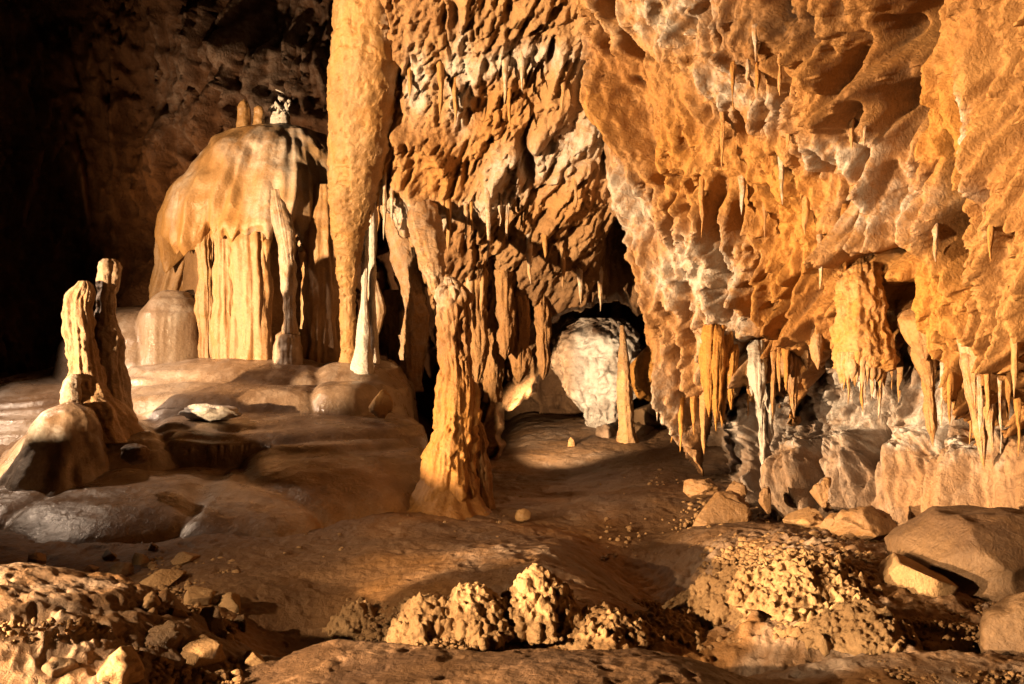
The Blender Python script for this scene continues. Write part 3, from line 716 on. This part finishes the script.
V, f = blob(P(210, 413, 9.6), (.26, .2, .08), 4, .3, 2, 19, cuts=2, fine=.05)
thing_mesh('limestone_slab', 'pale flat stone lying on the dark ledge of the terraces', 'rock', (V, f), M_WHITE, P(210, 418, 9.6))

# 7 slim columns between the dome and the centre wall
def column_piece(name, label, cat, path, rad, Y, seed, mat, nz=100, nt=40, group=None, tn=(.3, 0, 0), **k):
    V, f = spindle(path, rad, Y, nz, nt, k.get('fl', .15), 6, k.get('lump', .02), 4, seed, sq=k.get('sq', 1.), drips=k.get('drips', 0.), fine=k.get('fine', 0.))
    return thing_mesh(name, label, cat, (V, f), mat, P(*path[-1 if k.get('down', False) else 0], float(np.ravel(Y)[0])), group, tint=lambda V: np.tile(tn, (len(V), 1)))
column_piece('slender_column', 'slim white column nearest the thin end of the great pillar', 'column', [(372, 190), (372, 250), (372, 300), (372, 330), (373, 374)], [3, 3, 3.5, 5, 8], 11.5, 51, M_WHITE)
column_piece('slender_column', 'slim white column with a flared foot beside the dark gap', 'column', [(366, 190), (365, 250), (364, 300), (364, 328), (362, 374)], [3, 3, 3, 6, 12], 11.1, 52, M_WHITE)
column_piece('rock_drapery', 'golden blade of rock leaning in the dark gap beside the slim columns', 'drapery', [(371, 272), (374, 290), (378, 310), (374, 335)], [3, 7, 8, 5], 11.8, 53, M_DOME, sq=.5)
column_piece('rock_drapery', 'brown curtain of rock with a pale edge behind the wedge stalactite', 'drapery', [(388, 200), (402, 250), (412, 290), (413, 330), (412, 392)], [8, 11, 12, 12, 8], 12.1, 54, M_MID, sq=.5, drips=.04, tn=(.25, .1, .3))
column_piece('rock_drapery', 'dim brown curtain reaching the floor left of the lone column', 'drapery', [(394, 290), (396, 330), (400, 360), (400, 410)], [9, 10, 9, 10], 12.6, 55, M_MID, sq=.5, drips=.04, tn=(0, .3, .3))
column_piece('wedge_stalactite', 'long tapering wedge stalactite pointing at the top of the lone column', 'stalactite', [(420, 190), (427, 235), (433, 270), (438, 302)], [8, 13, 7, 0], np.array([10.9, 10.1, 9.7, 9.4]), 56, M_MID, sq=.6, drips=.05, fine=.012, tn=(.25, .0, .35))
column_piece('rock_drapery', 'pale ribbed curtain fused to the right side of the hanging pillar', 'drapery', [(402, -120), (398, 0), (393, 90), (384, 150), (378, 215)], [12, 12, 10, 8, 0], 10.75, 57, M_WALL, sq=.8, drips=.03, fine=.01, nz=180, nt=60, tn=(.5, .0, .2))
# curtains right of the column
for k, (x_, y0, y1, w, Y_, lab) in enumerate(((477, 290, 388, 8, 11.2, 'smooth brown drapery hanging just right of the lone column'), (492, 300, 402, 9, 11.6, 'blunt brown drapery with a pale foot, second to the right of the column'),
                                              (519, 315, 384, 8, 11.3, 'forked brown drapery above the mud bank'), (505, 300, 360, 5, 11.1, 'narrow ribbed drapery between the blunt and the forked draperies'), (543, 318, 380, 4, 11.3, 'thin brown drapery at the edge of the alcove'))):
    column_piece('rock_drapery', lab, 'drapery', [(x_-2, y0-30), (x_, (y0+y1)/2-20), (x_+1, (y0+y1)/2+15), (x_, y1)], [w*1.2, w, w*.9, 0 if k != 1 else w*.8], Y_, 60+k, M_MID, drips=.05, tn=(.05, .2, .3), sq=.7)

# 8 the white formation in the alcove
Ya = 13.6
root = tag(empty('calcite_boss', P(620, 445, Ya).tolist()), 'brilliant white rounded calcite mass in the alcove, narrowing to a foot', 'calcite formation')
V, f = spindle([(606, 318), (604, 328), (602, 345), (603, 370), (607, 395), (611, 415), (613, 430), (609, 450)], [22, 34, 41, 38, 28, 17, 12, 16], Ya, 170, 140, .18, 5, .10, 3, 71, sq=.7, fine=.02)
c = cells(V[:, 0]*7, V[:, 1]*7, V[:, 2]*7, 5); V[:, 1] -= (.5-c)*.07-.2*ridge(V[:, 0]*3, V[:, 1]*3, V[:, 2]*2, 4, 89)*.5; V[:, 0] -= .10
px, py = to_px(V)
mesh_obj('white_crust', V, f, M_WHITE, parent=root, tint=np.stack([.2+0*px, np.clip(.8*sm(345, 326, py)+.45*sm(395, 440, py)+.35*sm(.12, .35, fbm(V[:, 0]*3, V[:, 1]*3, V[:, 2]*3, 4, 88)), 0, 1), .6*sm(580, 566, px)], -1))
V, f = spindle([(618, 440), (603, 445), (590, 462)], [4, 5, 9], Ya-.5, 50, 30, .2, 5, .03, 4, 73); mesh_obj('buttress', V, f, M_PALE, parent=root)
V, f = blob(P(650, 372, Ya-.15), (.30, .3, .40), 5, .22, 1.6, 75, cuts=4, fine=.03)
thing_mesh('flowstone_boulder', 'orange fractured block wedged behind the alcove column', 'rock', (V, f), M_WALL, P(645, 400, Ya+.3), tint=lambda V: np.tile([0, 0, .7], (len(V), 1)))
column_piece('alcove_column', 'slim brown column standing in front of the white calcite mass', 'column', [(622, 325), (624, 370), (625, 400), (627, 430), (628, 452)], [2, 5, 7, 7, 14], Ya-.75, 77, M_MID, down=True, tn=(.1, .1, .3), fine=.01)
for k, a in enumerate(((650, 415, 20, 14), (672, 430, 22, 16), (640, 438, 18, 14), (665, 402, 22, 14), (690, 440, 18, 14), (606, 436, 10, 12))):
    V, f = blob(P(a[0], a[1], Ya+.1-.08*k), (a[2]/F*Ya, .3, a[3]/F*Ya), 4, .25, 1.8, 80+k, cuts=4, fine=.04)
    thing_mesh('fallen_rock', 'angular brown rock in the pile at the back of the alcove', 'rock', (V, f), M_LOW if k % 2 else M_STONE, P(a[0], a[1]+a[3], Ya), 'rocks piled in the alcove')
V, f = spindle([(571, 437), (571, 440), (571, 450), (570, 458)], [0, 2.5, 4.5, 9], Ya-1., 40, 24, .2, 5, .03, 4, 90)
thing_mesh('stalagmite', 'tiny stalagmite on the mud bank in the alcove', 'stalagmite', (V, f), M_MID, P(570, 458, Ya-1.))

# 9 hanging formations along the right wall
bell = column_piece('bell_stalactite', 'broad bell shaped orange stalactite with a flat fringed foot', 'stalactite', [(858, 240), (859, 275), (861, 310), (862, 340), (862, 358), (862, 370), (862, 376)], [8, 15, 20, 24, 26, 21, 0], 7.6+np.array([.6, .12, 0, 0, 0, 0, .02]), 91, M_WALL, nz=150, nt=110, fl=.22, lump=.05, sq=.8, tn=(.1, 0, .8), fine=.02, drips=.03)
for k in range(13):
    a_ = -math.pi*(.05+.9*k/12); Yk = 7.6+math.sin(a_)*.14; xk = 862+math.cos(a_)*22; r7 = random.Random(k)
    V, f = spindle([(xk, 352), (xk, 366), (xk+.5, 374), (xk, 379+r7.uniform(0, 12))], [3, 4.5, 3, 0], Yk, 40, 18, .3, 5, .02, 5, 700+k)
    mesh_obj('drip', V, f, M_WALL, parent=bell, tint=np.tile([.2, 0, .6], (len(V), 1)))
def cluster(name, label, items, Y, mat, seed, tn, base, sub='spike'):
    rt = tag(empty(name, P(base[0], base[1], Y).tolist()), label, 'drapery')
    for k, (x0, y0, x1, y1, w) in enumerate(items):
        V, f = spindle([(x0, y0), (x0*.7+x1*.3, y0*.7+y1*.3), (x0*.35+x1*.65+random.uniform(-1, 1), y0*.35+y1*.65), (x1, y1)], [w*.7, w, w*.75, 0], Y+random.uniform(-.12, .12)+np.array([.45, .08, 0, 0]), 90, 36, .25, 6, .02, 5, seed+k, drips=.02)
        mesh_obj(sub, V, f, mat, parent=rt, tint=np.tile(tn, (len(V), 1)))
cluster('fringed_drapery', 'golden fringed drapery hanging beside the long brown leg of rock', [(710, 300, 709, 418, 6), (716, 300, 716, 432, 6), (722, 296, 722, 428, 6), (728, 300, 727, 400, 5), (705, 320, 705, 396, 4), (733, 330, 731, 410, 4)], 8.75, M_WALL, 100, (0, 0, .7), (718, 300))
cluster('long_tapered_drapery', 'long twisted golden drapery with pale tips near the right edge', [(962, 230, 984, 470, 13), (975, 260, 993, 452, 10), (955, 250, 972, 400, 10), (990, 300, 1000, 430, 7), (985, 250, 1004, 350, 10), (968, 330, 976, 420, 7)], 6.95, M_WALL, 120, (.25, 0, .5), (970, 240))
cluster('white_drapery', 'chalk white drapery hanging below the orange wall', [(757, 340, 760, 410, 8), (764, 345, 764, 436, 6), (752, 350, 752, 396, 4), (770, 356, 770, 446, 4), (760, 380, 763, 470, 3.5)], 8.6, M_WHITE, 140, (.5, 0, 0), (760, 340))
cluster('pointed_drapery', 'brown drapery narrowing to a long needle, left of the twisted drapery', [(912, 300, 926, 362, 17), (918, 330, 931, 392, 10), (926, 340, 933, 448, 4), (930, 300, 942, 356, 9), (905, 310, 914, 350, 9)], 7.5, M_WALL, 160, (.1, .1, .3), (918, 300))
cluster('twin_needles', 'pair of thin tapering drapes between the bell stalactite and the white drapery', [(792, 330, 794, 418, 6), (800, 322, 808, 372, 7), (786, 340, 786, 380, 4), (812, 310, 818, 370, 6)], 8.2, M_WALL, 180, (.15, .1, .2), (798, 320))
# individual small stalactites
r = random.Random(77)
ST = []
def Yat(x_, y_): return float(YC(x_, y_))
rows = [(838, 884, 366, 374, 40, 7, 3, 7.5), (935, 1020, 380, 400, 60, 9, 3, 7.0), (745, 790, 360, 372, 50, 7, 3, 8.5), (655, 706, 400, 430, 40, 5, 4, 9.3), (1005, 1024, 330, 370, 70, 3, 4, 6.7), (888, 925, 360, 385, 40, 6, 3, 7.9)]
for (a, b, c_, d, ln, n, w, Y_) in rows:
    for k in range(n):
        x_ = a+(b-a)*(k+r.uniform(.1, .9))/n; y_ = r.uniform(c_, d)
        ST.append((x_, y_-14, y_+ln*r.uniform(.35, 1.2), w*r.uniform(.6, 1.2), Y_+r.uniform(-.1, .1), 0))
for (x_, y0, y1, w) in ((780, 62, 96, 2.5), (755, 32, 62, 3), (733, 68, 110, 2.6), (748, 66, 84, 2.2), (757, 70, 94, 2), (722, 112, 170, 2.5), (787, 110, 150, 4), (782, 160, 205, 5), (702, 180, 238, 4), (845, 220, 280, 3),
                        (852, 122, 150, 2), (864, 124, 146, 2), (805, 200, 236, 4), (975, 85, 140, 3), (896, 200, 240, 3), (990, 210, 262, 3), (935, 225, 262, 3), (742, 180, 215, 3), (765, 205, 240, 3), (820, 250, 290, 4)):
    ST.append((x_, y0, y1, w, None, 0))
for (x_, y0, y1, w) in ((488, 196, 262, 3), (505, 60, 105, 3), (522, 55, 92, 3), (508, 205, 240, 2), (466, 205, 240, 2), (472, 205, 238, 2), (448, 202, 255, 3), (500, 204, 226, 2), (440, 66, 118, 3), (410, 70, 98, 2.5), (455, 80, 124, 2.5), (596, 60, 100, 3), (563, 85, 110, 3),
                        (384, 175, 240, 2), (378, 190, 232, 2), (372, 190, 222, 1.6), (392, 190, 226, 2), (530, 240, 285, 3), (545, 235, 262, 2.5), (562, 250, 290, 3), (580, 270, 305, 3), (600, 275, 312, 3), (470, 285, 330, 3), (482, 278, 320, 2.5), (510, 90, 128, 2.5), (575, 180, 208, 2.5)):
    ST.append((x_, y0, y1, w, None, 1))
for k, (x_, y0, y1, w, Y_, g) in enumerate(ST):
    Y_ = (S_C if g else S_R).at(x_, y0-4)-.01; w = min(w*.8, 2.4)
    w *= r.uniform(.7, 1.25)
    V, f = spindle([(x_, y0-16), (x_, y0-4), (x_+r.uniform(-1, 1), y0*.7+y1*.3), (x_+r.uniform(-1.5, 1.5), y0*.3+y1*.7), (x_+r.uniform(-1, 1), y1)], [w*.8, w*1.3, w*.9, w*.5, 0], [Y_+.22, Y_+.06, Y_, Y_, Y_], 48, 18, .3, 5, .012, 6, 200+k, drips=.008)
    tn = np.tile([r.choice([.0, .1, .5]), 0, r.uniform(.2, .7)], (len(V), 1))
    o = mesh_obj('stalactite', V, f, (M_WALL, M_PALE)[g] if r.random() < .9 else M_PALE, origin=P(x_, y0, Y_), tint=tn)
    tag(o, ('small pointed stalactite fringing the orange overhang', 'thin stalactite on the brown centre wall')[g], 'stalactite', ('stalactites along the orange wall', 'stalactites on the centre wall')[g])

# 10 stalagmite bumps and blocks at the foot of the right wall
for k, (cx, by, w, h, Y_, lab) in enumerate(((722, 530, 32, 36, 8.2, 'rounded tan boulder on the floor left of the right wall'), (700, 496, 20, 16, 9., 'small rough boulder behind the rounded tan one'), (736, 510, 12, 26, 8.6, 'upright knob of rock behind the rounded tan boulder'),
                                             (805, 530, 26, 22, 7.8, 'low pale crusted block in the shadowed passage'), (822, 508, 12, 30, 8.1, 'tall knobbed stump at the foot of the white wall'), (766, 512, 7, 22, 8., 'narrow upright fin of rock in the shadow'),
                                             (835, 532, 20, 18, 7.6, 'squared pale block beside the dark hollow'), (862, 545, 34, 34, 7.3, 'dark rounded rock in the hollow under the wall'))):
    V, f = blob(P(cx, by-h*.45, Y_), (w/F*Y_, w/F*Y_*.9, h*.62/F*Y_), 5, .25, 1.7, 300+k, cuts=7, fine=.04)
    thing_mesh('boulder', lab, 'rock', (V, f), M_STONE if k != 3 else M_GRIT, P(cx, by, Y_), tint=lambda V: np.tile([.05, .05, .25], (len(V), 1)))
# the great boulder on the right
V, f = blob(P(975, 568, 6.0), (.68, .6, .35), 6, .24, 1.2, 402, cuts=12, fine=.02, p=2.3)
bx_ = P(975, 568, 6.0); V[:, :2] = bx_[:2]+(V[:, :2]-bx_[:2])*(1+.05*ridge(V[:, 0]*.6, V[:, 1]*.6, V[:, 2]*7, 3, 3))[:, None]
thing_mesh('boulder', 'large dark boulder with a pale banded left face at the right edge', 'rock', (V, f), M_STONE, P(965, 610, 6.6), tint=lambda V: np.stack([0*V[:, 0], .2+.5*sm(.2, .45, V[:, 2]), 0*V[:, 0]], -1))  # top darkened in the colour, as if out of the light
V, f = blob(P(908, 582, 5.7), (.25, .36, .19), 5, .2, 1.1, 415, cuts=12, fine=.015)
thing_mesh('boulder', 'pale wedge shaped rock leaning on the large boulder', 'rock', (V, f), M_GRIT, P(905, 610, 6.2))
V, f = blob(P(912, 650, 5.2), (.17, .25, .14), 5, .2, 1.4, 406, cuts=4, fine=.03)
thing_mesh('boulder', 'tan block half sunk in the grit below the pale wedge', 'rock', (V, f), M_GRIT, P(912, 668, 5.2))
V, f = blob(P(1030, 645, 4.9), (.22, .3, .22), 5, .2, 1.4, 408, cuts=3)
thing_mesh('boulder', 'dark rock cut by the lower right corner', 'rock', (V, f), M_STONE, P(1020, 684, 4.9))

# 11 gritty mounds
def mound(name, label, px, py, wpx, hpx, Y, seed, n=900, size=(.008, .02), cat='mound', top=.35):
    Y = on_floor_fast(px, py)[1]; c = P(px, py, Y); w = wpx/F*Y; h = hpx/F*Y; r_ = random.Random(seed); rt = tag(empty(name, c.tolist()), label, cat)
    V, f = spindle([(px, py-hpx), (px, py-hpx*.96), (px+1, py-hpx*.6), (px-1, py-hpx*.25), (px, py+6)], [0, wpx*top*.8, wpx*.6, wpx*.85, wpx*1.1], Y, 60, 60, .25, 6, .05, 7, seed)
    parts = [(V, f)]
    for _ in range(n):
        u_ = r_.random()**.8; k = int(60*(2+56*u_))+r_.randrange(60); s_ = size[0]+(size[1]-size[0])*r_.random()**2.5
        parts.append(blob(V[min(k, 3599)]+np.array([r_.gauss(0, .006), r_.gauss(0, .006), r_.uniform(-.006, .006)]), (s_, s_*r_.uniform(.6, 1.2), s_*r_.uniform(.6, 1.9)), 1, .6, 1.5, r_.randrange(9999)))
    VV, ff = join(parts)
    o = mesh_obj('crust', VV, ff, M_GRIT, parent=rt)
    m = o.modifiers.new('fuse', 'REMESH'); m.mode = 'VOXEL'; m.voxel_size = .0055; m.use_smooth_shade = True
mound('gritty_mound', 'tall gritty mound of crusted pebbles in the middle foreground', 537, 624, 42, 54, 5.9, 1, 2200, (.006, .026), top=.17)
mound('gritty_mound', 'blunt gritty mound left of the tall one', 472, 628, 44, 38, 5.75, 2, 1900, (.006, .026), top=.3)
mound('gritty_mound', 'low gritty hump with a flat top at the left of the mounds', 425, 634, 36, 34, 5.65, 3, 1100, (.006, .024), top=.35)
mound('gritty_mound', 'steep pebbly mound on the right bank', 745, 610, 60, 40, 6.5, 4, 2600, (.007, .03), top=.25)
mound('gritty_mound', 'broad pebbly mound behind the steep one on the right bank', 806, 590, 76, 30, 7.0, 5, 2600, (.007, .03))

mound('gritty_mound', 'low crusty swell just right of the tall gritty mound', 604, 632, 54, 20, 5.8, 7, 1200, (.006, .024), top=.4)
mound('gritty_mound', 'low crusty swell between the tall mound and the right bank', 664, 634, 60, 18, 5.8, 8, 1200, (.006, .024), top=.4)
mound('gritty_mound', 'small crusty knob left of the flat topped hump', 358, 626, 26, 20, 5.8, 9, 600, (.006, .022), top=.4)
mound('gritty_mound', 'broken gritty hump in front of the pale wedge shaped rock', 860, 634, 54, 26, 5.8, 10, 1500, (.006, .028), top=.4)
# loose gravel, one sheet of uncountable stones
def gravel(name, label, regions, seed, mat):
    r_ = random.Random(seed); parts = []
    for (x0, y0, x1, y1, n, s0, s1) in regions:
        for _ in range(n):
            px, py = r_.uniform(x0, x1), r_.uniform(y0, y1)
            x_, y_, z_ = on_floor_fast(px, py); s_ = s0+(s1-s0)*r_.random()**3
            parts.append(blob(np.array([x_, y_, z_+s_*.3]), (s_*r_.uniform(.8, 1.3), s_, s_*r_.uniform(.6, 1.1)), 1, .35, 1.5, r_.randrange(9999)))
    V, f = join(parts); tag(mesh_obj(name, V, f, mat, smooth=False), label, None, kind='stuff')
gravel('gravel', 'loose gravel and grit over the foreground floor', [
    (345, 600, 440, 640, 500, .008, .03), (420, 598, 720, 650, 4200, .005, .022), (700, 530, 880, 645, 5200, .006, .032), (640, 600, 1000, 645, 2600, .005, .018),
    (150, 560, 240, 684, 1300, .006, .028), (0, 625, 160, 690, 700, .005, .022), (680, 480, 860, 540, 500, .01, .04), (870, 600, 1024, 684, 1400, .005, .018), (230, 480, 520, 560, 120, .006, .02), (600, 470, 700, 560, 100, .01, .03)], 5, M_GRAVEL)

# individual rocks, lower left
LR = [(22, 592, 28, 18, 'broad flat rock at the left edge'), (60, 580, 16, 12, None), (75, 596, 9, 10, None), (120, 572, 16, 10, None), (142, 560, 10, 9, None), (186, 560, 15, 8, 'small flat pale stone above the rubble'), (152, 548, 6, 6, None),
      (160, 580, 26, 14, 'squared tan block at the top of the rubble'), (195, 598, 20, 14, None), (210, 625, 20, 18, None), (232, 605, 14, 12, None), (200, 655, 26, 20, None), (165, 640, 18, 18, None), (225, 640, 13, 14, None),
      (120, 665, 34, 20, 'large pale crusted rock at the bottom edge'), (60, 668, 24, 16, None), (255, 660, 12, 10, None), (90, 570, 9, 6, None), (110, 555, 8, 6, None), (36, 560, 12, 8, None), (175, 615, 12, 10, None), (240, 625, 9, 10, None), (150, 605, 12, 10, None)]
for k, (px, py, w, h, lab) in enumerate(LR):
    x_, y_, z_ = on_floor_fast(px, py+h*.4)
    V, f = blob(np.array([x_, y_, z_+h*.35/F*y_]), (w/F*y_, w*.9/F*y_, h/F*y_), 4, .3, 1.5, 500+k, cuts=9, fine=.07, rotz=k)
    thing_mesh('rock', lab or 'rough tan rock among the rubble at the lower left', 'rock', (V, f), M_GRIT if k % 3 else M_STONE, (x_, y_, z_), None if lab else 'rubble rocks at the lower left')
for k, (px, py, w, h, lab) in enumerate(((523, 515, 8, 7, 'bright pebble on the floor right of the lone column'), (135, 457, 14, 10, 'rounded stone resting on the terraces below the stump'))):
    x_, y_, z_ = on_floor_fast(px, py+h*.4) if k == 0 else tuple(P(px, py, 8.2))
    V, f = blob(np.array([x_, y_, z_+h*.3/F*y_]), (w/F*y_, w*.8/F*y_, h/F*y_), 4, .2, 1.5, 600+k, cuts=2, fine=.05)
    thing_mesh('pebble' if k == 0 else 'rock', lab, 'rock', (V, f), M_PALE if k == 0 else M_STONE, (x_, y_, z_))

# ------------------------------------------------------------------ light: cave lamps and added fills
def spot(name, loc, target, energy, cone, blend, radius, col):
    l = bpy.data.lights.new(name, 'SPOT'); l.energy = energy*1.36; l.spot_size = math.radians(cone); l.spot_blend = blend; l.shadow_soft_size = radius; l.color = col
    o = bpy.data.objects.new(name, l); o.location = loc
    from mathutils import Vector
    o.rotation_euler = (Vector(target)-Vector(loc)).to_track_quat('-Z', 'Y').to_euler(); return link(o)
spot('cave_floodlight', (-11.0, .3, 1.4), (3.4, 8.2, 3.3), 29000, 72, .55, .12, (1, .69, .375))
spot('path_floodlight', (-4.1, 1.7, 1.3), (1.3, 5.5, .0), 3200, 58, .7, .04, (1, .68, .37))
spot('bank_fill', (-4.6, 3.0, 1.7), (-2.0, 4.7, .3), 1000, 56, .6, .04, (1, .70, .40))  # added fill that brightens the mud bank
spot('terrace_floodlight', (-7.2, 10.2, 4.0), (-3.6, 10.2, .8), 1150, 66, 1.0, .08, (1, .72, .5))
spot('alcove_fill', P(505, 446, 10.8).tolist(), P(606, 385, 13.6).tolist(), 900, 62, .7, .05, (1, .72, .42))  # unseen lamp added in the open to light the alcove
spot('rear_fill', (-6.0, 12.8, 1.6), (-3.0, 17.0, 4.5), 700, 100, .9, .1, (1, .56, .28))  # added fill that lifts the far wall out of black
# unseen rocks added out of frame on the left to block the lamps
V, f = blob((-7.5, 3.9, .45), (.5, .8, .85), 5, .25, 1.3, 901, cuts=4)
thing_mesh('boulder', 'tall unseen rock shoulder added at the far left to shade the terraces', 'rock', (V, f), M_STONE, (-7.5, 3.9, 0))
V, f = blob((-4.9, 4.6, .3), (.5, 2.0, .72), 5, .22, 1.5, 903, cuts=4)
thing_mesh('boulder', 'long low unseen ridge of rock added at the left to shade the foreground', 'rock', (V, f), M_STONE, (-4.9, 4.6, 0))
V, f = spindle([(0, 0), (1, 1), (2, 2), (3, 3)], [0, 1, 1, 1], 4.4, 90, 50)
u_ = np.repeat(np.linspace(0, 1, 90), 50); th_ = np.tile(np.linspace(0, 2*np.pi, 50, endpoint=False), 90)
r_ = .16*u_**.3*(1+.25*fbm(np.cos(th_)*1.5, np.sin(th_)*1.5, u_*3, 3, 5))
V = np.stack([-2.62+.05*np.sin(u_*4)+r_*np.cos(th_), 3.38+r_*np.sin(th_), 1.7*(1-u_)], -1); V = np.vstack([V, V[0], V[-1]])
thing_mesh('stalagmite', 'tall unseen stalagmite added at the left to shade the middle floor', 'stalagmite', (V, f), M_MID, (-2.62, 3.38, 0))
w = bpy.data.worlds.new('World'); bpy.context.scene.world = w; w.use_nodes = True
nt = w.node_tree; bg = nt.nodes['Background']
bg.inputs[0].default_value = (.9, .42, .2, 1); bg.inputs[1].default_value = .004

# ------------------------------------------------------------------ camera
cam = bpy.data.cameras.new('camera'); co = link(bpy.data.objects.new('camera', cam))
co.location = (0, 0, CZ); co.rotation_euler = (math.radians(90), 0, 0)
cam.sensor_width = 36; cam.lens = 35; cam.clip_end = 200; cam.clip_start = .05
sc = bpy.context.scene; sc.camera = co
sc.view_settings.view_transform = 'Standard'; sc.view_settings.look = 'None'; sc.view_settings.exposure = 0
sc.render.engine = 'CYCLES'; sc.cycles.use_denoising = True; sc.cycles.max_bounces = 6; sc.cycles.diffuse_bounces = 1
